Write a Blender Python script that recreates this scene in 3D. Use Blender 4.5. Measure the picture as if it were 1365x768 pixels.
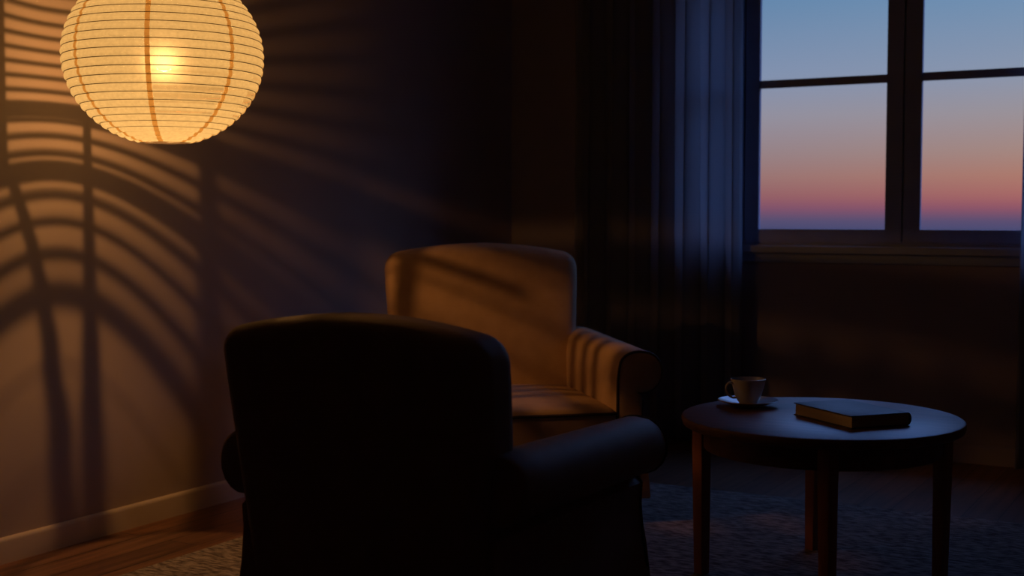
import bpy, bmesh, math, random
from mathutils import Vector, Matrix, noise
random.seed(7)
for o in list(bpy.data.objects): bpy.data.objects.remove(o)
SC = bpy.context.scene
COL = SC.collection
pi = math.pi; R = math.radians

# ------------------------------------------------------------ camera, sky, exposure
# room axes: window wall is y = 0, left wall is x = 0, floor is z = 0
CAM = Vector((3.4155, -5.996, 1.10))
cd = bpy.data.cameras.new('camera'); cam = bpy.data.objects.new('camera', cd); COL.objects.link(cam)
cam.location = CAM
cam.rotation_euler = (R(90 - 3.24), 0, math.atan2(.4948, .869))
cd.sensor_width = 36; cd.lens = 36 * 1750 / 1365
cd.clip_start = .05; cd.clip_end = 200
cd.dof.use_dof = True; cd.dof.focus_distance = 3.85; cd.dof.aperture_fstop = 2.8
SC.camera = cam
SC.view_settings.view_transform = 'Standard'; SC.view_settings.look = 'None'
SC.view_settings.gamma = 1; SC.view_settings.use_curve_mapping = False
SC.view_settings.exposure = 0.0
SC.cycles.transparent_max_bounces = 24

SKY_TOP = (.10, .22, .62)      # zenith dusk blue
SKY_UP = 5.5                   # strength of the upper sky
LAMP_W = 25.0                  # bulb in the paper lantern
LAMP_C = (1.0, .53, .20)

def srgb(r, g, b):
    f = lambda c: (c / 255 / 12.92) if c / 255 <= .04045 else ((c / 255 + .055) / 1.055) ** 2.4
    return (f(r), f(g), f(b), 1)

w = bpy.data.worlds.new('dusk_sky'); SC.world = w; w.use_nodes = True
nt = w.node_tree; nt.nodes.clear()
def N(nt, t, **k):
    n = nt.nodes.new(t)
    for a, b in k.items(): setattr(n, a, b)
    return n
out = N(nt, 'ShaderNodeOutputWorld'); bg = N(nt, 'ShaderNodeBackground')
tc = N(nt, 'ShaderNodeTexCoord'); sx = N(nt, 'ShaderNodeSeparateXYZ')
nt.links.new(tc.outputs['Generated'], sx.inputs[0])
def ramp(nt, src, stops, lo, hi):
    mr = N(nt, 'ShaderNodeMapRange'); mr.inputs[1].default_value = lo; mr.inputs[2].default_value = hi
    nt.links.new(src, mr.inputs[0])
    cr = N(nt, 'ShaderNodeValToRGB'); e = cr.color_ramp.elements
    e[0].position = (stops[0][0] - lo) / (hi - lo); e[0].color = stops[0][1]
    e[1].position = (stops[-1][0] - lo) / (hi - lo); e[1].color = stops[-1][1]
    for p, c in stops[1:-1]:
        q = e.new((p - lo) / (hi - lo)); q.color = c
    nt.links.new(mr.outputs[0], cr.inputs[0]); return cr.outputs[0]
TOPC = tuple(c * SKY_UP for c in SKY_TOP) + (1,)
MIDC = tuple(c * SKY_UP * .6 for c in (.12, .24, .60)) + (1,)
stopsL = [(-.03, srgb(30, 34, 62)), (-.0135, srgb(68, 74, 112)), (-.004, srgb(90, 80, 112)), (.005, srgb(134, 84, 106)), (.013, srgb(152, 98, 102)),
          (.027, srgb(158, 118, 114)), (.045, srgb(154, 132, 134)), (.072, srgb(150, 146, 158)), (.10, srgb(134, 148, 174)), (.155, srgb(104, 138, 172)),
          (.22, (.12, .24, .46, 1)), (.38, MIDC), (1.0, TOPC)]
stopsR = [(-.03, srgb(30, 34, 62)), (-.0135, srgb(70, 76, 116)), (-.004, srgb(98, 80, 112)), (.005, srgb(152, 88, 102)), (.013, srgb(172, 106, 102)),
          (.027, srgb(178, 124, 108)), (.045, srgb(170, 138, 128)), (.072, srgb(158, 148, 152)), (.10, srgb(142, 152, 172)), (.155, srgb(114, 146, 178)),
          (.22, (.14, .26, .47, 1)), (.38, MIDC), (1.0, TOPC)]
cl = ramp(nt, sx.outputs[2], stopsL, -.05, 1.0); cr_ = ramp(nt, sx.outputs[2], stopsR, -.05, 1.0)
mrx = N(nt, 'ShaderNodeMapRange'); mrx.inputs[1].default_value = -.33; mrx.inputs[2].default_value = -.13
nt.links.new(sx.outputs[0], mrx.inputs[0])
mx = N(nt, 'ShaderNodeMix', data_type='RGBA')
nt.links.new(mrx.outputs[0], mx.inputs[0]); nt.links.new(cl, mx.inputs[6]); nt.links.new(cr_, mx.inputs[7])
nt.links.new(mx.outputs[2], bg.inputs[0]); bg.inputs[1].default_value = 1.0
nt.links.new(bg.outputs[0], out.inputs[0])

# ------------------------------------------------------------ materials
def mat(name, col=(.5, .5, .5), rough=.6, metal=0, spec=.5):
    m = bpy.data.materials.new(name); m.use_nodes = True
    b = m.node_tree.nodes['Principled BSDF']
    b.inputs['Base Color'].default_value = (*col, 1); b.inputs['Roughness'].default_value = rough
    b.inputs['Metallic'].default_value = metal; b.inputs['Specular IOR Level'].default_value = spec
    return m, m.node_tree, b
def noisy(name, c1, c2, scale, rough=.7, bump=.2, bscale=None, dist=.01, detail=4, stretch=None, spec=.4, coord='Object'):
    m, t, b = mat(name, c1, rough, spec=spec)
    tc = N(t, 'ShaderNodeTexCoord'); mp = N(t, 'ShaderNodeMapping')
    if stretch: mp.inputs['Scale'].default_value = stretch
    t.links.new(tc.outputs[coord], mp.inputs[0])
    n1 = N(t, 'ShaderNodeTexNoise'); n1.inputs['Scale'].default_value = scale; n1.inputs['Detail'].default_value = detail
    t.links.new(mp.outputs[0], n1.inputs[0])
    cr = N(t, 'ShaderNodeValToRGB'); cr.color_ramp.elements[0].color = (*c1, 1); cr.color_ramp.elements[1].color = (*c2, 1)
    cr.color_ramp.elements[0].position = .3; cr.color_ramp.elements[1].position = .7
    t.links.new(n1.outputs[0], cr.inputs[0]); t.links.new(cr.outputs[0], b.inputs['Base Color'])
    if bump:
        n2 = N(t, 'ShaderNodeTexNoise'); n2.inputs['Scale'].default_value = bscale or scale; n2.inputs['Detail'].default_value = 3
        t.links.new(mp.outputs[0], n2.inputs[0])
        bp = N(t, 'ShaderNodeBump'); bp.inputs['Strength'].default_value = bump; bp.inputs['Distance'].default_value = dist
        t.links.new(n2.outputs[0], bp.inputs['Height']); t.links.new(bp.outputs[0], b.inputs['Normal'])
    return m, t, b

M = {}
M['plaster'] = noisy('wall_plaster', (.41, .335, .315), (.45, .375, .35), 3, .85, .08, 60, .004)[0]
M['plaster_shaded'] = noisy('window_wall_shaded_plaster', (.30, .25, .28), (.34, .285, .315), 3, .85, .08, 60, .004)[0]  # same plaster darkened in place of shade, for window wall and its baseboard
M['ceiling'] = noisy('ceiling_paint', (.5, .47, .44), (.54, .5, .47), 3, .9, .05, 60, .004)[0]
M['trim'] = noisy('painted_trim', (.56, .48, .42), (.60, .52, .46), 8, .5, .03, 80, .002)[0]
M['frame'] = noisy('painted_window_wood', (.28, .32, .44), (.32, .36, .48), 9, .45, .04, 90, .002)[0]
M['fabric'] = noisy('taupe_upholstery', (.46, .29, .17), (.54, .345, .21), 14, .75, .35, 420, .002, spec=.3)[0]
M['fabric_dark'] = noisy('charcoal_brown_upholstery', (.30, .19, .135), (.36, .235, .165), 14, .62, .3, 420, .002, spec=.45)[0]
M['piping'] = noisy('dark_piping_cord', (.05, .03, .02), (.07, .045, .03), 60, .7, .1)[0]
M['wood'] = noisy('dark_walnut', (.13, .055, .028), (.24, .10, .05), 5, .38, .12, 40, .002, stretch=(1, 9, 9), spec=.5)[0]
M['wood_leg'] = noisy('dark_walnut_leg', (.30, .10, .045), (.38, .14, .06), 6, .42, .1, 40, .002, stretch=(9, 9, 1), spec=.4)[0]
M['chair_leg'] = noisy('stained_beech_leg', (.10, .045, .02), (.14, .06, .03), 9, .4, .05)[0]
M['china'] = mat('glazed_china', (.55, .51, .48), .22)[0]
M['cover'] = noisy('cloth_book_cover', (.055, .055, .065), (.085, .085, .095), 30, .5, .2, 300, .001)[0]
M['brass'] = mat('dull_brass', (.4, .28, .12), .35, 1)[0]
M['blackmetal'] = mat('black_metal', (.03, .03, .03), .4, .8)[0]

def plank_floor():
    m, t, b = mat('dark_oak_boards', (.1, .05, .03), .38)
    tc = N(t, 'ShaderNodeTexCoord'); mp = N(t, 'ShaderNodeMapping'); mp.inputs['Rotation'].default_value = (0, 0, pi / 2)
    t.links.new(tc.outputs['Object'], mp.inputs[0])
    bk = N(t, 'ShaderNodeTexBrick'); bk.offset = .37; bk.inputs['Scale'].default_value = 1
    bk.inputs['Brick Width'].default_value = 1.7; bk.inputs['Row Height'].default_value = .125
    bk.inputs['Mortar Size'].default_value = .0022; bk.inputs['Mortar Smooth'].default_value = .2; bk.inputs['Bias'].default_value = -.1
    bk.inputs['Color1'].default_value = (.19, .085, .045, 1); bk.inputs['Color2'].default_value = (.115, .05, .028, 1)
    bk.inputs['Mortar'].default_value = (.012, .007, .005, 1)
    t.links.new(mp.outputs[0], bk.inputs[0])
    mp2 = N(t, 'ShaderNodeMapping'); mp2.inputs['Scale'].default_value = (28, 1.6, 1)
    t.links.new(tc.outputs['Object'], mp2.inputs[0])
    n = N(t, 'ShaderNodeTexNoise'); n.inputs['Scale'].default_value = 1.4; n.inputs['Detail'].default_value = 7; n.inputs['Distortion'].default_value = .5
    t.links.new(mp2.outputs[0], n.inputs[0])
    mr = N(t, 'ShaderNodeMapRange'); mr.inputs[1].default_value = .25; mr.inputs[2].default_value = .75; mr.inputs[3].default_value = .5; mr.inputs[4].default_value = 1.4
    t.links.new(n.outputs[0], mr.inputs[0])
    ml = N(t, 'ShaderNodeVectorMath', operation='SCALE'); t.links.new(bk.outputs[0], ml.inputs[0]); t.links.new(mr.outputs[0], ml.inputs['Scale'])
    t.links.new(ml.outputs[0], b.inputs['Base Color'])
    bp = N(t, 'ShaderNodeBump'); bp.inputs['Strength'].default_value = .5; bp.inputs['Distance'].default_value = .003; bp.invert = True
    t.links.new(bk.outputs['Fac'], bp.inputs['Height'])
    bp2 = N(t, 'ShaderNodeBump'); bp2.inputs['Strength'].default_value = .25; bp2.inputs['Distance'].default_value = .002
    t.links.new(n.outputs[0], bp2.inputs['Height']); t.links.new(bp.outputs[0], bp2.inputs['Normal']); t.links.new(bp2.outputs[0], b.inputs['Normal'])
    return m
M['floor'] = plank_floor()
def rug_mat():
    m, t, b = mat('wool_rug', (.2, .15, .1), .95, spec=.1)
    tc = N(t, 'ShaderNodeTexCoord')
    n1 = N(t, 'ShaderNodeTexNoise'); n1.inputs['Scale'].default_value = 55; n1.inputs['Detail'].default_value = 5
    mp = N(t, 'ShaderNodeMapping'); mp.inputs['Scale'].default_value = (.5, 1.6, 1)
    t.links.new(tc.outputs['Object'], mp.inputs[0]); t.links.new(mp.outputs[0], n1.inputs[0])
    cr = N(t, 'ShaderNodeValToRGB'); e = cr.color_ramp.elements
    e[0].position = .36; e[0].color = (.085, .058, .05, 1); e[1].position = .62; e[1].color = (.31, .235, .195, 1)
    t.links.new(n1.outputs[0], cr.inputs[0]); t.links.new(cr.outputs[0], b.inputs['Base Color'])
    n2 = N(t, 'ShaderNodeTexNoise'); n2.inputs['Scale'].default_value = 160; n2.inputs['Detail'].default_value = 3
    t.links.new(tc.outputs['Object'], n2.inputs[0])
    bp = N(t, 'ShaderNodeBump'); bp.inputs['Strength'].default_value = .8; bp.inputs['Distance'].default_value = .006
    t.links.new(n2.outputs[0], bp.inputs['Height']); t.links.new(bp.outputs[0], b.inputs['Normal'])
    return m
M['rug'] = rug_mat()
def curtain_mat():
    m, t, b = mat('heavy_linen_curtain', (.34, .34, .38), .85, spec=.2)
    tr = N(t, 'ShaderNodeBsdfTranslucent'); tr.inputs[0].default_value = (.66, .66, .70, 1)
    ms = N(t, 'ShaderNodeMixShader'); ms.inputs[0].default_value = .6
    o = t.nodes['Material Output']
    t.links.new(b.outputs[0], ms.inputs[1]); t.links.new(tr.outputs[0], ms.inputs[2]); t.links.new(ms.outputs[0], o.inputs[0])
    tc = N(t, 'ShaderNodeTexCoord'); n = N(t, 'ShaderNodeTexNoise'); n.inputs['Scale'].default_value = 500
    t.links.new(tc.outputs['Object'], n.inputs[0])
    bp = N(t, 'ShaderNodeBump'); bp.inputs['Strength'].default_value = .2; bp.inputs['Distance'].default_value = .001
    t.links.new(n.outputs[0], bp.inputs['Height']); t.links.new(bp.outputs[0], b.inputs['Normal'])
    return m
M['curtain'] = curtain_mat()
def glass_mat(name, gl=.06, tint=(.97, .98, 1)):
    m = bpy.data.materials.new(name); m.use_nodes = True; t = m.node_tree; t.nodes.clear()
    o = N(t, 'ShaderNodeOutputMaterial'); a = N(t, 'ShaderNodeBsdfTransparent'); a.inputs[0].default_value = (*tint, 1)
    g = N(t, 'ShaderNodeBsdfGlossy'); g.inputs['Roughness'].default_value = .32
    ms = N(t, 'ShaderNodeMixShader'); fr = N(t, 'ShaderNodeFresnel'); fr.inputs[0].default_value = 1.04
    t.links.new(fr.outputs[0], ms.inputs[0]); t.links.new(a.outputs[0], ms.inputs[1]); t.links.new(g.outputs[0], ms.inputs[2]); t.links.new(ms.outputs[0], o.inputs[0])
    return m
M['glass'] = glass_mat('window_glass')
def pages_mat():
    m, t, b = mat('page_edges', (.5, .4, .28), .8)
    tc = N(t, 'ShaderNodeTexCoord'); mp = N(t, 'ShaderNodeMapping'); mp.inputs['Scale'].default_value = (2, 2, 900)
    t.links.new(tc.outputs['Object'], mp.inputs[0]); n = N(t, 'ShaderNodeTexNoise'); n.inputs['Scale'].default_value = 1
    t.links.new(mp.outputs[0], n.inputs[0]); cr = N(t, 'ShaderNodeValToRGB')
    cr.color_ramp.elements[0].color = (.44, .33, .22, 1); cr.color_ramp.elements[1].color = (.62, .5, .36, 1)
    t.links.new(n.outputs[0], cr.inputs[0]); t.links.new(cr.outputs[0], b.inputs['Base Color'])
    return m
M['pages'] = pages_mat()

# ------------------------------------------------------------ mesh helpers
def link(name, bm, m, parent=None, smooth=True, loc=None, rotz=None):
    me = bpy.data.meshes.new(name); bmesh.ops.recalc_face_normals(bm, faces=bm.faces); bm.to_mesh(me); bm.free()
    me.materials.append(m)
    if smooth:
        for p in me.polygons: p.use_smooth = True
        me.set_sharp_from_angle(angle=R(38))
    o = bpy.data.objects.new(name, me); COL.objects.link(o)
    if parent: o.parent = parent
    if loc is not None: o.location = loc
    if rotz is not None: o.rotation_euler = (0, 0, rotz)
    return o
def tag(o, label, cat, group=None):
    o['label'] = label; o['category'] = cat
    if group: o['group'] = group
    return o
def thing(name, label, cat, loc=(0, 0, 0), rotz=0):
    o = bpy.data.objects.new(name, None); COL.objects.link(o); o.location = loc; o.rotation_euler = (0, 0, rotz)
    o.empty_display_size = .05
    return tag(o, label, cat)
def box(bm, a, b):
    c = [(a[i] + b[i]) / 2 for i in range(3)]; s = [abs(b[i] - a[i]) for i in range(3)]
    return bmesh.ops.create_cube(bm, size=1, matrix=Matrix.Translation(c) @ Matrix.Diagonal((*s, 1)))['verts']
def bevel_all(bm, w, seg=2):
    bmesh.ops.bevel(bm, geom=list(bm.edges), offset=w, segments=seg, profile=.5, affect='EDGES', clamp_overlap=True)
def struct(name, bm, m, parent=None, bev=0):
    if bev: bevel_all(bm, bev)
    o = link(name, bm, m, parent)
    if not parent: o['kind'] = 'structure'
    return o
def tube(bm, pts, r, n=8, closed=False):
    pts = [Vector(p) for p in pts]; L = len(pts); rings = []
    up = None
    for i, p in enumerate(pts):
        if closed: d = (pts[(i + 1) % L] - pts[i - 1]).normalized()
        else: d = (pts[min(i + 1, L - 1)] - pts[max(i - 1, 0)]).normalized()
        if up is None:
            up = Vector((0, 0, 1)) if abs(d.z) < .9 else Vector((1, 0, 0))
        a = (up - d * up.dot(d)).normalized(); up = a; b = d.cross(a)
        rr = r[i] if isinstance(r, (list, tuple)) else r
        rings.append([bm.verts.new(p + (a * math.cos(2 * pi * k / n) + b * math.sin(2 * pi * k / n)) * rr) for k in range(n)])
    for i in range(L if closed else L - 1):
        A, B = rings[i], rings[(i + 1) % L]
        off = 0
        if closed and i == L - 1:
            off = min(range(n), key=lambda s: sum((A[k].co - B[(k + s) % n].co).length for k in range(n)))
        for k in range(n):
            bm.faces.new((A[k], A[(k + 1) % n], B[(k + 1 + off) % n], B[(k + off) % n]))
    if not closed:
        bm.faces.new(list(reversed(rings[0]))); bm.faces.new(rings[-1])
def lathe(bm, prof, n=64, cap=False, center=(0, 0, 0)):
    rings = []
    c = Vector(center)
    for r, z in prof:
        if r < 1e-6: rings.append([bm.verts.new(c + Vector((0, 0, z)))])
        else: rings.append([bm.verts.new(c + Vector((r * math.cos(2 * pi * k / n), r * math.sin(2 * pi * k / n), z))) for k in range(n)])
    for A, B in zip(rings, rings[1:]):
        for k in range(n):
            k2 = (k + 1) % n
            if len(A) == 1 and len(B) == 1: continue
            if len(A) == 1: bm.faces.new((A[0], B[k2], B[k]))
            elif len(B) == 1: bm.faces.new((A[k], A[k2], B[0]))
            else: bm.faces.new((A[k], A[k2], B[k2], B[k]))
def rbox(bm, s, r, n=8, warp=None):
    """rounded box, half sizes s, edge radius r; warp maps each point"""
    def axis(h):
        inner = h - r
        a = [-h + r * (1 - math.cos(pi / 2 * i / 4)) for i in range(4)]
        m = [-inner + 2 * inner * i / n for i in range(n + 1)]
        return a + m + [-x for x in reversed(a)]
    ax = [axis(h) for h in s]; vs = {}
    def V(i, j, k):
        key = (i, j, k)
        if key not in vs:
            p = Vector((ax[0][i], ax[1][j], ax[2][k]))
            q = Vector([max(-(s[t] - r), min(s[t] - r, p[t])) for t in range(3)])
            d = p - q
            # cube corner grid -> sphere
            if d.length > 1e-9:
                e = Vector([d[t] / r for t in range(3)])
                mx_ = max(abs(e[0]), abs(e[1]), abs(e[2])); e = e / mx_
                d = d.normalized() * r
            p = q + d
            if warp: p = Vector(warp(p))
            vs[key] = bm.verts.new(p)
        return vs[key]
    n0 = len(ax[0]) - 1
    for f in range(3):
        u, v = (f + 1) % 3, (f + 2) % 3
        for side in (0, n0):
            for i in range(n0):
                for j in range(n0):
                    def g(a, b):
                        t = [0, 0, 0]; t[f] = side; t[u] = a; t[v] = b; return V(*t)
                    q = [g(i, j), g(i + 1, j), g(i + 1, j + 1), g(i, j + 1)]
                    if side == 0: q.reverse()
                    bm.faces.new(q)

# ------------------------------------------------------------ the room
RX, RY, RZ = 4.7, -7.4, 2.72
WX0, WX1, WZ0, WZ1 = .95, 2.79, .945, 2.43          # window opening
bm = bmesh.new(); box(bm, (-.2, RY - .2, -.1), (RX + .2, .2, 0)); struct('floor', bm, M['floor'])
bm = bmesh.new(); box(bm, (-.2, RY - .2, RZ), (RX + .2, .2, RZ + .1)); struct('ceiling', bm, M['ceiling'])
bm = bmesh.new(); box(bm, (-.2, RY - .2, 0), (0, .2, RZ)); struct('wall_left', bm, M['plaster'])
bm = bmesh.new(); box(bm, (RX, RY, 0), (RX + .2, .2, RZ)); struct('wall_right', bm, M['plaster'])
bm = bmesh.new(); box(bm, (0, RY - .2, 0), (RX + .2, RY, RZ)); struct('wall_front', bm, M['plaster'])
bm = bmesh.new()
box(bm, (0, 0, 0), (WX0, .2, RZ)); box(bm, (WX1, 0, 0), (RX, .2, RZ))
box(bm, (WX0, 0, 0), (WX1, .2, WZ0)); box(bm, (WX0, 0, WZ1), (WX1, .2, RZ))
struct('wall_back', bm, M['plaster_shaded'])
def baseboard(name, a, b, nrm, m=None):
    bm = bmesh.new(); a = Vector((*a, 0)); b = Vector((*b, 0)); n = Vector((*nrm, 0))
    prof = [(0, 0), (.014, 0), (.014, .068), (.0135, .074), (.010, .079), (.004, .082), (0, .082)]
    A = [bm.verts.new(a + n * d + Vector((0, 0, z))) for d, z in prof]; B = [bm.verts.new(b + n * d + Vector((0, 0, z))) for d, z in prof]
    for i in range(len(prof)): bm.faces.new((A[i], A[(i + 1) % len(prof)], B[(i + 1) % len(prof)], B[i]))
    bm.faces.new(A); bm.faces.new(list(reversed(B))); struct(name, bm, m or M['trim'])
baseboard('baseboard_left', (0, RY), (0, -.0145), (1, 0)); baseboard('baseboard_back', (0, 0), (RX, 0), (0, -1), M['plaster_shaded'])

# window: fixed frame, three casements with one glazing bar each, sill board
win = bpy.data.objects.new('window_1', None); COL.objects.link(win); win.location = (1.64, 0, .945); win['kind'] = 'structure'
def wpart(name, bm, m, parent=win, bev=0):
    if bev: bevel_all(bm, bev)
    bmesh.ops.translate(bm, verts=bm.verts, vec=(-1.64, 0, -.945)) if parent is win else None
    return link(name, bm, m, parent)
bm = bmesh.new()
FY0, FY1 = .02, .12
box(bm, (WX0, FY0, WZ0 + .012), (WX0 + .035, FY1, WZ1)); box(bm, (WX1 - .035, FY0, WZ0 + .012), (WX1, FY1, WZ1))
box(bm, (WX0 + .035, FY0, WZ1 - .04), (WX1 - .035, FY1, WZ1)); box(bm, (WX0 + .035, FY0, WZ0 + .012), (WX1 - .035, FY1, WZ0 + .04))
GL = [(1.04, 1.20), (1.343, 1.938), (2.093, 2.69)]  # left pane is unseen, added to make the curtain edge glow
for (a, b), (c, d) in zip(GL, GL[1:]):
    m_ = (b + c) / 2; box(bm, (m_ - .022, FY0 + .004, WZ0 + .04), (m_ + .022, FY1, WZ1 - .04))
wpart('window_frame', bm, M['frame'])
for i, (a, b) in enumerate(GL):
    lo = WX0 + .037 if i == 0 else (GL[i - 1][1] + a) / 2 + .004
    hi = WX1 - .037 if i == 2 else (b + GL[i + 1][0]) / 2 - .004
    y0, y1 = .008, .032; z0, z1, g0, g1 = .972, 2.392, 1.028, 2.335
    bm = bmesh.new()
    box(bm, (lo, y0, z0), (a, y1, z1)); box(bm, (b, y0, z0), (hi, y1, z1))
    box(bm, (a, y0 + .001, z0), (b, y1, g0)); box(bm, (a, y0 + .001, g1), (b, y1, z1))
    box(bm, (a, y0 + .008, 1.690), (b, y1 - .004, 1.727))
    s = wpart('casement_sash', bm, M['frame'])
    for zz0, zz1 in ((g0, 1.690), (1.727, g1)):
        bm = bmesh.new(); box(bm, (a, .0175, zz0), (b, .0205, zz1)); wpart('pane', bm, M['glass'])
bm = bmesh.new()
box(bm, (WX0 - .06, -.055, .918), (WX1 + .06, .0, .950)); box(bm, (WX0 + .001, -.001, WZ0 + .0005), (WX1 - .001, .118, .955))
wpart('window_sill', bm, M['frame'])
bm = bmesh.new(); box(bm, (WX0 - .03, -.018, .872), (WX1 + .03, 0, .918)); wpart('sill_apron', bm, M['frame'], bev=.003)

# ------------------------------------------------------------ curtains and rod
def curtain(name, label, x0, x1, pleats, seed, zt=2.50, zb=.015, y=-.125):
    t = thing(name, label, 'curtain', ((x0 + x1) / 2, y, zb))
    bm = bmesh.new(); nx, nz = pleats * 18, 26; rows = []
    rnd = random.Random(seed); ph = [rnd.uniform(-.5, .5) for _ in range(pleats + 2)]; am = [rnd.uniform(.75, 1.25) for _ in range(pleats + 2)]
    for j in range(nz + 1):
        v = j / nz; row = []
        for i in range(nx + 1):
            u = i / nx; k = u * pleats; ki = min(int(k), pleats - 1); f = k - ki
            a = am[ki] * (1 - f) + am[ki + 1] * f; p = ph[ki] * (1 - f) + ph[ki + 1] * f
            top = max(0, (v - .93) / .07)
            A = .036 * a * (1 - .35 * v)
            yy = A * math.sin(2 * pi * k + p * (1.2 - v)) + .008 * math.sin(5 * k + 3 * v)
            xx = (u - .5) * (x1 - x0) * (1 + .02 * (1 - v)) + .012 * math.sin(4 * pi * k + p)
            row.append(bm.verts.new((xx, yy, v * (zt - zb))))
        rows.append(row)
    for j in range(nz):
        for i in range(nx): bm.faces.new((rows[j][i], rows[j][i + 1], rows[j + 1][i + 1], rows[j + 1][i]))
    o = link('drape', bm, M['curtain'], t)
    so = o.modifiers.new('thick', 'SOLIDIFY'); so.thickness = .0025; so.offset = 0
    for k in range(pleats):
        bm = bmesh.new(); xx = (((k + .5) / pleats) - .5) * (x1 - x0)
        tube(bm, [(xx, .019 * math.cos(a_), zt - zb + .012 + .019 * math.sin(a_)) for a_ in [2 * pi * q / 20 for q in range(20)]], .0025, 6, True)
        link('curtain_ring', bm, M['blackmetal'], t)
    return t
curtain('curtain', 'long pleated dark curtain hanging left of the window, its right edge glowing blue', .44, 1.30, 7, 3)
curtain('curtain', 'dark curtain hanging at the right end of the window, just cut by the frame edge', 2.548, 3.25, 7, 8)
rod = thing('curtain_rod', 'black metal curtain rod running above the window', 'curtain rod', (1.85, -.125, 2.515))
bm = bmesh.new(); tube(bm, [(-1.6, 0, 0), (1.6, 0, 0)], .012, 16); link('pole', bm, M['blackmetal'], rod)
for s in (-1, 1):
    bm = bmesh.new(); bmesh.ops.create_uvsphere(bm, u_segments=16, v_segments=10, radius=.024, matrix=Matrix.Translation((s * 1.61, 0, 0))); link('finial', bm, M['blackmetal'], rod)
    bm = bmesh.new(); box(bm, (s * 1.5 - .008, 0, -.006), (s * 1.5 + .008, .125, .006)); box(bm, (s * 1.5 - .02, .118, -.04), (s * 1.5 + .02, .125, .04)); link('bracket', bm, M['blackmetal'], rod)

# ------------------------------------------------------------ rug
bm = bmesh.new(); rbox(bm, (1.75, 2.05, .006), .0055, 30); 
rug = link('rug', bm, M['rug'], loc=(.455 + 1.75, -1.14 - 2.05, .0062))
tag(rug, 'large flat speckled wool rug lying on the dark floorboards under the chairs', 'rug')

# ------------------------------------------------------------ paper lantern
LC = Vector((.494, -3.012, 1.578)); LR = .296
AU, AL = .268, .268; ZB = -.258; PITCH = R(5.45)
def lamp_r(z):
    a = AL; q = max(0, 1 - (abs(z) / a) ** 2.0); return LR * math.sqrt(q)
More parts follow.
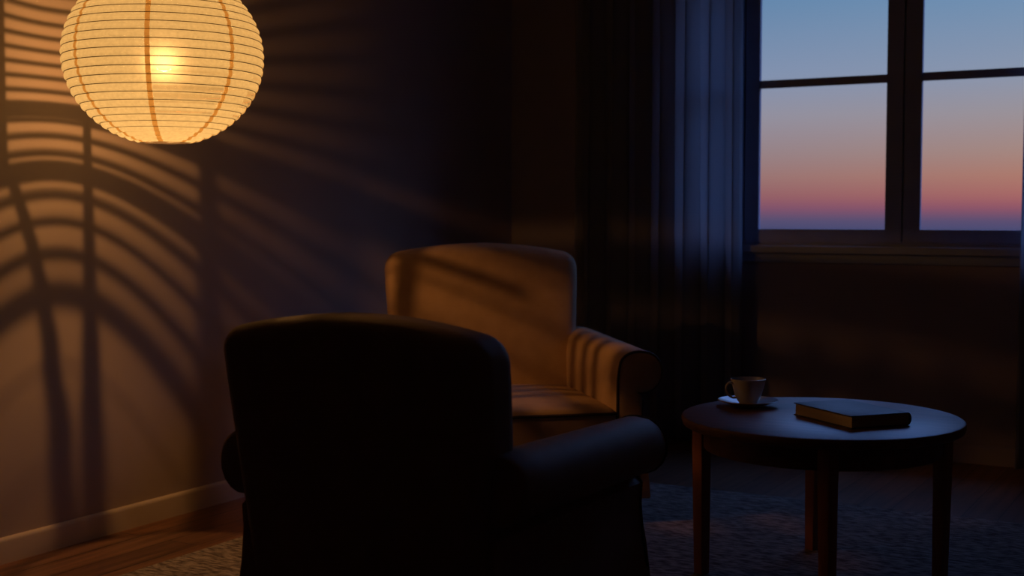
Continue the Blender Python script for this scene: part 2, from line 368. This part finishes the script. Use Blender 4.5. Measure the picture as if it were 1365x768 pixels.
# opening radius .073
PH0 = -R(1.2)
def prof_pt(phi): return (LR * math.cos(phi), AL * math.sin(phi))
PHB = math.acos(.073 / LR)
RIBS = [PH0 + k * PITCH for k in range(-14, 15) if abs(PH0 + k * PITCH) < PHB - R(1.5)]
SEAMS = [R(94.7), R(134), R(172), R(-131), R(-84), R(-35), R(8), R(59.2)]   # camera-plan azimuths
ROT = math.atan2(.4948, .869)
SEAMS = [a + ROT for a in SEAMS]                 # to room azimuths
VIEW = R(-75.2) + ROT
def paper_mat():
    m = bpy.data.materials.new('rice_paper'); m.use_nodes = True; t = m.node_tree; t.nodes.clear(); L = t.links
    o = N(t, 'ShaderNodeOutputMaterial'); tc = N(t, 'ShaderNodeTexCoord'); sp = N(t, 'ShaderNodeSeparateXYZ'); L.new(tc.outputs['Object'], sp.inputs[0])
    def mth(op, a, b=None, c=None):
        n = N(t, 'ShaderNodeMath', operation=op)
        for i, x in enumerate((a, b, c)):
            if x is None: continue
            if isinstance(x, (int, float)): n.inputs[i].default_value = x
            else: L.new(x, n.inputs[i])
        return n.outputs[0]
    az = mth('ARCTAN2', sp.outputs[1], sp.outputs[0])
    ph = mth('ARCSINE', mth('DIVIDE', sp.outputs[2], AL))
    def smooth(x, lo, hi, flip=False):
        n = N(t, 'ShaderNodeMapRange', interpolation_type='SMOOTHSTEP'); L.new(x, n.inputs[0]); n.inputs[1].default_value = lo; n.inputs[2].default_value = hi
        n.inputs[3].default_value = 1 if flip else 0; n.inputs[4].default_value = 0 if flip else 1; return n.outputs[0]
    # clear between ribs; opaque belts added along ribs to thicken their shadows
    d = mth('PINGPONG', mth('SUBTRACT', ph, PH0), PITCH / 2)        # 0 at rib, PITCH/2 between
    low = smooth(ph, R(-52), R(-40), True)
    open_ = mth('MAXIMUM', smooth(d, R(.1), R(2.0)), mth('MULTIPLY', low, smooth(d, R(.0), R(1.0))))
    lowf = smooth(ph, R(-68), R(-60))                               # clear zone added near the mouth to light the lower wall
    open_ = mth('MAXIMUM', open_, mth('SUBTRACT', 1, lowf))
    # clearer sector added on the corner side, brightening the far armchair
    dc = mth('ABSOLUTE', mth('WRAP', mth('SUBTRACT', az, R(50) + ROT), pi, -pi))
    sect = mth('MULTIPLY', smooth(dc, R(26), R(28), True), smooth(ph, R(-21), R(-18), True))
    open_ = mth('MAXIMUM', open_, mth('MULTIPLY', sect, .8))
    for c_, hw in ((-19.3, 2.6), (-39.0, 2.5), (-61.2, .35)):       # opaque rings added to cast the broad wall shadows
        dd = mth('ABSOLUTE', mth('SUBTRACT', ph, R(c_)))
        rmask = smooth(dd, R(hw - .4), R(hw + 1.5))
        if c_ < -30: rmask = mth('MAXIMUM', rmask, sect)
        open_ = mth('MULTIPLY', open_, rmask)
    for i_, s in enumerate(SEAMS):
        sv = mth('SUBTRACT', s, mth('MULTIPLY', mth('MAXIMUM', 0, mth('SUBTRACT', -.62, ph)), .6)) if i_ == 2 else s
        dd = mth('ABSOLUTE', mth('WRAP', mth('SUBTRACT', az, sv), pi, -pi))
        # equal width in metres: compare arc length
        ln = mth('MULTIPLY', dd, mth('MULTIPLY', mth('COSINE', ph), LR))
        open_ = mth('MULTIPLY', open_, smooth(ln, .004, .0075 if i_ == 7 else .0135))
    # opaque bars, level and upright, added to throw stripes on the far armchair
    dd = mth('ABSOLUTE', mth('SUBTRACT', ph, R(-25.8))); da = mth('ABSOLUTE', mth('WRAP', mth('SUBTRACT', az, R(44) + ROT), pi, -pi))
    open_ = mth('MULTIPLY', open_, mth('MAXIMUM', smooth(dd, R(1.5), R(2.3)), smooth(da, R(24), R(26))))
    dd = mth('ABSOLUTE', mth('SUBTRACT', ph, R(-31.5))); open_ = mth('MULTIPLY', open_, mth('MAXIMUM', smooth(dd, R(.6), R(1.6)), smooth(mth('ABSOLUTE', mth('WRAP', mth('SUBTRACT', az, R(56) + ROT), pi, -pi)), R(9), R(11))))
    for c_ in (40, 35, 30):
        dd = mth('ABSOLUTE', mth('WRAP', mth('SUBTRACT', az, R(c_) + ROT), pi, -pi))
        open_ = mth('MULTIPLY', open_, mth('MAXIMUM', smooth(dd, R(.9), R(1.5)), smooth(ph, R(-24), R(-22))))
    # clearness varies by panel, invented to aim direct light around the room
    rel = mth('WRAP', mth('SUBTRACT', az, SEAMS[4]), 2 * pi, 0)
    cr = N(t, 'ShaderNodeValToRGB'); cr.color_ramp.interpolation = 'CONSTANT'; el = cr.color_ramp.elements
    order = sorted(((sm - SEAMS[4]) % (2 * pi), PANELS[i]) for i, sm in enumerate(SEAMS))
    order += [((R(196) + ROT - SEAMS[4]) % (2 * pi), 0), ((R(76) + ROT - SEAMS[4]) % (2 * pi), .22), ((R(-13) + ROT - SEAMS[4]) % (2 * pi), .65)]; order.sort()
    for i, (p_, v_) in enumerate(order):
        q_ = el[i] if i < 2 else el.new(p_ / (2 * pi))
        q_.position = p_ / (2 * pi); q_.color = (v_, v_, v_, 1)
    L.new(mth('DIVIDE', rel, 2 * pi), cr.inputs[0]); lowb = mth('ADD', 1, mth('MULTIPLY', mth('SUBTRACT', 1, lowf), 1.2))
    open_ = mth('MULTIPLY', open_, mth('MINIMUM', 1, mth('MULTIPLY', cr.outputs[0], lowb)))
    # upper room side made opaque, to keep direct light off the window wall
    dw = mth('ABSOLUTE', mth('WRAP', mth('SUBTRACT', az, R(137) + ROT), pi, -pi))
    open_ = mth('MULTIPLY', open_, mth('MAXIMUM', smooth(ph, R(-17), R(-13), True), smooth(dw, R(58), R(62), True)))
    dm = mth('ABSOLUTE', mth('WRAP', mth('SUBTRACT', az, VIEW), pi, -pi))
    open_ = mth('MULTIPLY', open_, mth('MAXIMUM', smooth(ph, R(-46), R(-42)), smooth(dm, R(84), R(92))))
    nz = N(t, 'ShaderNodeTexNoise'); nz.inputs['Scale'].default_value = 90; nz.inputs['Detail'].default_value = 5; L.new(tc.outputs['Object'], nz.inputs[0])
    nm = N(t, 'ShaderNodeMapRange'); L.new(nz.outputs[0], nm.inputs[0]); nm.inputs[1].default_value = .3; nm.inputs[2].default_value = .7; nm.inputs[3].default_value = .9; nm.inputs[4].default_value = 1.08
    colv = N(t, 'ShaderNodeVectorMath', operation='SCALE'); colv.inputs[0].default_value = (.185, .18, .132); L.new(nm.outputs[0], colv.inputs['Scale'])
    tl = N(t, 'ShaderNodeBsdfTranslucent'); L.new(colv.outputs[0], tl.inputs[0])
    df = N(t, 'ShaderNodeBsdfDiffuse'); L.new(colv.outputs[0], df.inputs[0])
    m1 = N(t, 'ShaderNodeMixShader'); m1.inputs[0].default_value = .42; L.new(tl.outputs[0], m1.inputs[1]); L.new(df.outputs[0], m1.inputs[2])
    rf = N(t, 'ShaderNodeBsdfRefraction'); rf.inputs['IOR'].default_value = 1.45; rf.inputs['Roughness'].default_value = .6; rf.inputs[0].default_value = (1, .93, .72, 1)
    m2 = N(t, 'ShaderNodeMixShader'); m2.inputs[0].default_value = PAPER_RF; L.new(m1.outputs[0], m2.inputs[1]); L.new(rf.outputs[0], m2.inputs[2])
    tp = N(t, 'ShaderNodeBsdfTransparent'); tp.inputs[0].default_value = (1, .84, .64, 1)
    m3 = N(t, 'ShaderNodeMixShader'); L.new(mth('MULTIPLY', open_, PAPER_T), m3.inputs[0]); L.new(m2.outputs[0], m3.inputs[1]); L.new(tp.outputs[0], m3.inputs[2])
    bp = N(t, 'ShaderNodeBump'); bp.inputs['Strength'].default_value = .3; bp.inputs['Distance'].default_value = .003; L.new(nz.outputs[0], bp.inputs['Height'])
    gm = N(t, 'ShaderNodeVectorMath', operation='NORMALIZE'); L.new(tc.outputs['Object'], gm.inputs[0]); L.new(gm.outputs[0], rf.inputs['Normal'])
    for n in (tl, df): L.new(bp.outputs[0], n.inputs['Normal'])
    L.new(m3.outputs[0], o.inputs[0]); return m
PAPER_T = .92; PAPER_RF = .0045
PANELS = [.42, .42, .42, 0, .50, .12, 1, 1]        # clearness of the panel that starts at each strip
lamp = thing('paper_lantern', 'round glowing ribbed paper lantern hanging from the ceiling by the left wall', 'lamp', LC)
bm = bmesh.new(); prof = []
ph = -PHB
phis = [-PHB] + RIBS + [PHB]
for a, b in zip(phis, phis[1:]):
    for k in range(6):
        f = k / 6; p = a + (b - a) * f; r, z = prof_pt(p)
        bulge = .005 * math.sin(pi * f ** .8) * min(1, (b - a) / PITCH)
        nx_, nz_ = math.cos(p), math.sin(p)
        prof.append((r + bulge * nx_, z + bulge * nz_))
prof.append(prof_pt(PHB))
lathe(bm, prof, 128); shade = link('paper_shade', bm, paper_mat(), lamp, smooth=False)
for p in shade.data.polygons: p.use_smooth = True
m, t, b = mat('bamboo_rib', (.12, .055, .015), .6); M['rib'] = m
bm = bmesh.new()
for p in RIBS:
    r, z = prof_pt(p); r += .0006
    tube(bm, [(r * math.cos(a), r * math.sin(a), z) for a in [2 * pi * q / 128 for q in range(128)]], 0.0013 if p > -R(60) else .0007, 5, True)
link('wire_rib_coil', bm, M['rib'], lamp)
m = bpy.data.materials.new('paper_strip'); m.use_nodes = True; t = m.node_tree; t.nodes.clear()
o_ = N(t, 'ShaderNodeOutputMaterial'); a_ = N(t, 'ShaderNodeBsdfTranslucent'); a_.inputs[0].default_value = (.95, .62, .30, 1)
d_ = N(t, 'ShaderNodeBsdfDiffuse'); d_.inputs[0].default_value = (.6, .34, .14, 1); ms = N(t, 'ShaderNodeMixShader'); ms.inputs[0].default_value = .3
t.links.new(a_.outputs[0], ms.inputs[1]); t.links.new(d_.outputs[0], ms.inputs[2]); t.links.new(ms.outputs[0], o_.inputs[0]); M['strip'] = m
for i_, s in enumerate(SEAMS):
    bm = bmesh.new(); prev = None; hw = .0072
    for r, z in prof[::2] + [prof[-1]]:
        p = math.asin(max(-1, min(1, z / AL)))
        r += .0007; h = hw / max(r, .01); sa = s - .6 * max(0, -.62 - p) if i_ == 2 else s
        A = bm.verts.new((r * math.cos(sa - h), r * math.sin(sa - h), z)); B = bm.verts.new((r * math.cos(sa + h), r * math.sin(sa + h), z))
        if prev: bm.faces.new((prev[0], prev[1], B, A))
        prev = (A, B)
    o = link('vertical_strip', bm, M['strip'], lamp)
for sg in (-1, 1):
    r, z = prof_pt(sg * PHB); bm = bmesh.new()
    lathe(bm, [(r - .0018, z - .0018), (r + .0018, z - .0018), (r + .0018, z + .0018), (r - .0018, z + .0018), (r - .0018, z - .0018)], 96)
    link('mouth_ring', bm, M['piping'], lamp)
# inner hanger, socket and clear bulb
BZ = -.016
bm = bmesh.new(); r, z = prof_pt(PHB)
tube(bm, [(-r, 0, z - .001), (r, 0, z - .001)], .0015, 6); tube(bm, [(0, -r, z - .001), (0, r, z - .001)], .0015, 6)
link('wire_hanger', bm, M['blackmetal'], lamp)
bm = bmesh.new(); lathe(bm, [(0, BZ + .13), (.012, BZ + .13), (.02, BZ + .115), (.021, BZ + .055), (.0165, BZ + .05), (0, BZ + .05)], 24); link('socket', bm, M['blackmetal'], lamp)
bm = bmesh.new(); lathe(bm, [(.013, BZ + .05), (.014, BZ + .04), (.022, BZ + .02), (.028, BZ), (.026, BZ - .012), (.018, BZ - .024), (0, BZ - .029)], 32)
link('clear_bulb', bm, glass_mat('bulb_glass', tint=(1, .99, .97)), lamp)
bm = bmesh.new(); tube(bm, [(0, 0, BZ + .125), (0, 0, RZ - LC.z - .03)], .003, 8); link('cord', bm, M['blackmetal'], lamp)
bm = bmesh.new(); lathe(bm, [(0, RZ - LC.z - .035), (.03, RZ - LC.z - .033), (.048, RZ - LC.z - .018), (.05, RZ - LC.z - .001), (0, RZ - LC.z - .001)], 32); link('ceiling_rose', bm, M['blackmetal'], lamp)
ld = bpy.data.lights.new('lantern_bulb', 'POINT'); ld.energy = LAMP_W; ld.color = LAMP_C; ld.shadow_soft_size = .006
lo = bpy.data.objects.new('lantern_bulb', ld); COL.objects.link(lo); lo.parent = lamp; lo.location = (0, 0, BZ)

# ------------------------------------------------------------ armchairs
def armchair(name, label, loc, rotz, Wd, D, hb, ha, hs, bw, fab, tilt=.10):
    """local: x right, y forward, origin on floor at the centre; Wd overall width, D depth, hb back, ha arm, hs seat"""
    t = thing(name, label, 'armchair', loc, rotz)
    rr = .074                                    # arm roll radius
    half = Wd / 2; xi = half - .165              # inner face of arm
    zl = .085                                    # underside
    # seat base with curved front rail
    bm = bmesh.new()
    def wb(p):
        return (p.x, p.y, p.z)
    rbox(bm, (xi + .03, D / 2 - .045, (hs - .15 - zl) / 2), .02, 6, wb)
    bmesh.ops.translate(bm, verts=bm.verts, vec=(0, -.005, zl + (hs - .15 - zl) / 2)); link('seat_base', bm, fab, t)
    # cushion
    cz = .075; cy = (D / 2 + .005 + (-D / 2 + .19)) / 2; cl = (D / 2 + .005 - (-D / 2 + .19)) / 2
    def wc(p):
        e = max(0, 1 - (p.x / xi) ** 2) * max(0, 1 - (p.y / cl) ** 2)
        return (p.x, p.y, p.z + (1 if p.z > 0 else -.0) * .028 * e ** .6)
    bm = bmesh.new(); rbox(bm, (xi - .003, cl, cz), .028, 10, wc)
    bmesh.ops.translate(bm, verts=bm.verts, vec=(0, cy, hs - cz)); cu = link('seat_cushion', bm, fab, t)
    for zz in (hs - .016, hs - 2 * cz + .016):
        bm = bmesh.new(); pts = []
        q = .028; X, Y = xi - .003 - q, cl - q
        for cxn, cyn, a0 in ((X, Y, 0), (-X, Y, 90), (-X, -Y, 180), (X, -Y, 270)):
            for k in range(6):
                a = R(a0 + 18 * k); pts.append((cxn + (q - .003) * math.cos(a), cy + cyn + (q - .003) * math.sin(a), zz))
        tube(bm, pts, .0055, 8, True); link('piping', bm, M['piping'], cu)
    # arms : profile in x-z (for +x side), lofted along y
    cx, czz = half - rr, ha - rr
    def profile():
        P = [(xi, zl), (xi, ha - .16), (xi + .001, ha - .10), (xi + .006, ha - .058)]
        ax_ = (cx - xi - .012)
        for k in range(7):                        # inner top shoulder sweeping to roll top
            a = pi - (pi / 2) * (k / 6); P.append((cx - .012 + (cx - xi - .020) * math.cos(a), ha - .05 + .05 * math.sin(a)))
        for k in range(1, 11):
            a = pi / 2 - (pi * 1.16) * (k / 10); P.append((cx + rr * math.cos(a), czz + rr * math.sin(a)))
        P += [(half - .072, ha - .175), (half - .076, ha - .23), (half - .068, ha - .32), (half - .054, max(zl + .04, ha - .40)), (half - .040, zl)]
        return P
    PR = profile(); cxp = sum(p[0] for p in PR) / len(PR); czp = sum(p[1] for p in PR) / len(PR)
    yb, yf = -D / 2 + .035, D / 2 - .012
    for s in (1, -1):
        bm = bmesh.new(); rings = []
        ys = [(yb, .90), (yb + .006, .97), (yb + .018, 1), (yf - .018, 1), (yf - .006, .985), (yf, .955), (yf + .002, .90), (yf + .005, .6)]
        mid = [yb + .018 + (yf - yb - .036) * k / 8 for k in range(1, 8)]
        ys = ys[:3] + [(y, 1) for y in mid] + ys[3:]
        for y, f in ys:
            rise = .018 * (1 - ((y - yb) / (yf - yb)))            # arm climbs slightly to the back
            wx = 1 + .0 * y
            rg = []
            for px, pz in PR:
                k = max(0, (pz - .3) / (ha - .3))
                rg.append(bm.verts.new((s * ((px - cxp) * f + cxp), y, (pz - czp) * f + czp + rise * k)))
            rings.append(rg)
        for A, B in zip(rings, rings[1:]):
            for k in range(len(PR)):
                k2 = (k + 1) % len(PR); bm.faces.new((A[k], A[k2], B[k2], B[k]))
        bm.faces.new(rings[0]); bm.faces.new(rings[-1])
        ar = link('armrest', bm, fab, t)
        bm = bmesh.new(); tube(bm, [(s * ((px - cxp) * .985 + cxp), yf - .002, (pz - czp) * .985 + czp) for px, pz in PR[:-1]] , .0048, 8); link('piping', bm, M['piping'], ar)
    # backrest
    bh = (hb - .16) / 2; th = .085; hw = bw / 2
    def wk(p):
        f = (p.z + bh) / (2 * bh)                                  # 0 bottom, 1 top
        u = p.x / hw
        x = p.x * (.88 + .12 * f) * (1 - .02 * max(0, f - .9) * 10)
        z = p.z + (.045 * (1 - u * u)) * max(0, f - .5) * 2        # crowned top
        y = p.y * (1.08 - .14 * f)                                 # thinner at top
        if p.y > 0: y += .022 * max(0, 1 - u * u) * math.sin(pi * min(1, max(0, f)))
        y += -tilt * f - .012 * u * u * (-1) * 0
        return (x, y, z)
    bm = bmesh.new(); rbox(bm, (hw, th, bh), .052, 12, wk)
    bmesh.ops.translate(bm, verts=bm.verts, vec=(0, -D / 2 + .13, .145 + bh - .015)); bk = link('backrest', bm, fab, t)
    # legs
    for sx_ in (-1, 1):
        for sy, yy in ((1, D / 2 - .07), (-1, -D / 2 + .12)):
            bm = bmesh.new(); lathe(bm, [(0, 0), (.014, 0), (.016, .01), (.024, zl + .012), (0, zl + .012)], 16, center=(sx_ * (half - .12), yy, 0)); link('leg', bm, M['chair_leg'], t)
    return t
RUGZ = .0122
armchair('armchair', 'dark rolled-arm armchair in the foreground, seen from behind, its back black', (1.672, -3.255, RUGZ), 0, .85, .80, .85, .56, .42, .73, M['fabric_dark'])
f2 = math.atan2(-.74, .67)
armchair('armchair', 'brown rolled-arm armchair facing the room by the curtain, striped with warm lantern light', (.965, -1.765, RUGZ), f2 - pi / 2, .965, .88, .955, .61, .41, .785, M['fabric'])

# ------------------------------------------------------------ round table
TX, TY = 2.298, -2.18
tb = thing('side_table', 'round dark wooden side table with four square tapered legs, right of the armchairs', 'table', (TX, TY, RUGZ), 0)
TH = .50 - RUGZ
bm = bmesh.new(); Rt = .41
lathe(bm, [(0, TH - .030), (Rt - .010, TH - .030), (Rt - .003, TH - .026), (Rt, TH - .018), (Rt, TH - .007), (Rt - .002, TH - .002), (Rt - .006, TH), (0, TH)], 128); link('tabletop', bm, M['wood'], tb)
bm = bmesh.new(); lathe(bm, [(.335, TH - .03), (.345, TH - .03), (.345, TH - .095), (.343, TH - .098), (.327, TH - .098), (.325, TH - .095), (.325, TH - .03), (.335, TH - .03)], 96); link('apron', bm, M['wood'], tb)
A0 = ROT
for k in range(4):
    a = A0 + R(170) + k * pi / 2
    bm = bmesh.new(); rt, rb, rad = .0205, .0165, .350
    top = []; bot = []
    for sx_, sy in ((-1, -1), (1, -1), (1, 1), (-1, 1)):
        top.append(bm.verts.new((rad + sx_ * rt, sy * rt, TH - .0305))); bot.append(bm.verts.new((rad - .004 + sx_ * rb, sy * rb, 0)))
    mid = [bm.verts.new((v.co.x, v.co.y, TH - .10)) for v in top]
    for A, B in ((bot, mid), (mid, top)):
        for q in range(4): bm.faces.new((A[q], A[(q + 1) % 4], B[(q + 1) % 4], B[q]))
    bm.faces.new(list(reversed(bot))); bm.faces.new(top)
    bmesh.ops.rotate(bm, verts=bm.verts, matrix=Matrix.Rotation(R(-43), 3, 'Z'), cent=(rad, 0, 0))
    bmesh.ops.rotate(bm, verts=bm.verts, matrix=Matrix.Rotation(a, 3, 'Z'), cent=(0, 0, 0)); bevel_all(bm, .002, 2)
    link('leg', bm, M['wood_leg'], tb)

# cup and saucer (two things: the cup lifts off)
SXY = (2.040, -2.090)
bm = bmesh.new()
lathe(bm, [(0, .0035), (.026, .0035), (.028, 0), (.031, 0), (.033, .0035), (.060, .008), (.088, .016), (.0935, .0185), (.094, .0195), (.092, .0205), (.086, .0185), (.058, .0115), (.034, .0075), (.030, .0065), (0, .0065)], 96)
sc_ = link('saucer', bm, M['china'], loc=(*SXY, .5002)); tag(sc_, 'shallow white china saucer under the teacup on the wooden table', 'saucer')
cup = thing('teacup', 'small white china teacup with looped handle, standing on the saucer', 'cup', (*SXY, .5072), ROT + R(195))
bm = bmesh.new()
lathe(bm, [(0, .002), (.022, .002), (.024, 0), (.027, 0), (.028, .004), (.034, .012), (.041, .028), (.0465, .048), (.0515, .066), (.0545, .0765), (.0545, .0785), (.053, .079), (.0518, .077), (.0485, .064), (.0435, .046), (.038, .027), (.030, .0125), (.020, .0085), (0, .008)], 96)
link('bowl', bm, M['china'], cup)
bm = bmesh.new()
hp = [(.0485, .064), (.056, .0685), (.066, .068), (.0735, .060), (.0755, .049), (.072, .037), (.063, .027), (.052, .021), (.0415, .0215)]
tube(bm, [(x, 0, z) for x, z in hp], [.0042, .0036, .0033, .0033, .0034, .0034, .0034, .0036, .0042], 10); link('handle', bm, M['china'], cup)
bm = bmesh.new(); lathe(bm, [(0, .050), (.0440, .050), (.0441, .0495)], 48); cf = link('tea', bm, mat('black_tea', (.05, .018, .006), .06)[0], cup)

# closed hardback: A-B tail edge (.20), fore edge A-C (.28), spine on the far right
bk = thing('book', 'closed dark hardback book lying flat on the table, page edges facing left', 'book', (2.441 + .0, -2.376, .5003), R(51))
BW, BL, BT = .205, .285, .037
bm = bmesh.new(); box(bm, (.0, .0, 0), (BW - .012, BL, .003)); bevel_all(bm, .0009); link('cover_board', bm, M['cover'], bk)
bm = bmesh.new(); box(bm, (.0, .0, BT - .003), (BW - .012, BL, BT)); bevel_all(bm, .0009); link('cover_board', bm, M['cover'], bk)
bm = bmesh.new(); n_ = 14; V0 = []
outer = [(BW - .014 + .014 * math.sin(pi * k / n_), BT / 2 - (BT / 2) * math.cos(pi * k / n_)) for k in range(n_ + 1)]
inner = [(BW - .014 + .0112 * math.sin(pi * k / n_), BT / 2 - (BT / 2 - .003) * math.cos(pi * k / n_)) for k in range(n_ + 1)]
loop = outer + inner[::-1]
A = [bm.verts.new((x, 0, z)) for x, z in loop]; B = [bm.verts.new((x, BL, z)) for x, z in loop]
for k in range(len(loop)): k2 = (k + 1) % len(loop); bm.faces.new((A[k], A[k2], B[k2], B[k]))
nn = len(outer)
for k in range(n_):
    for L_, rv in ((A, 0), (B, 1)):
        q = [L_[k], L_[k + 1], L_[2 * nn - 2 - k], L_[2 * nn - 1 - k]]; bm.faces.new(q[::-1] if rv else q)
link('spine', bm, M['cover'], bk)
bm = bmesh.new(); box(bm, (.005, .004, .003), (BW - .0045, BL - .004, BT - .003)); link('page_block', bm, M['pages'], bk)
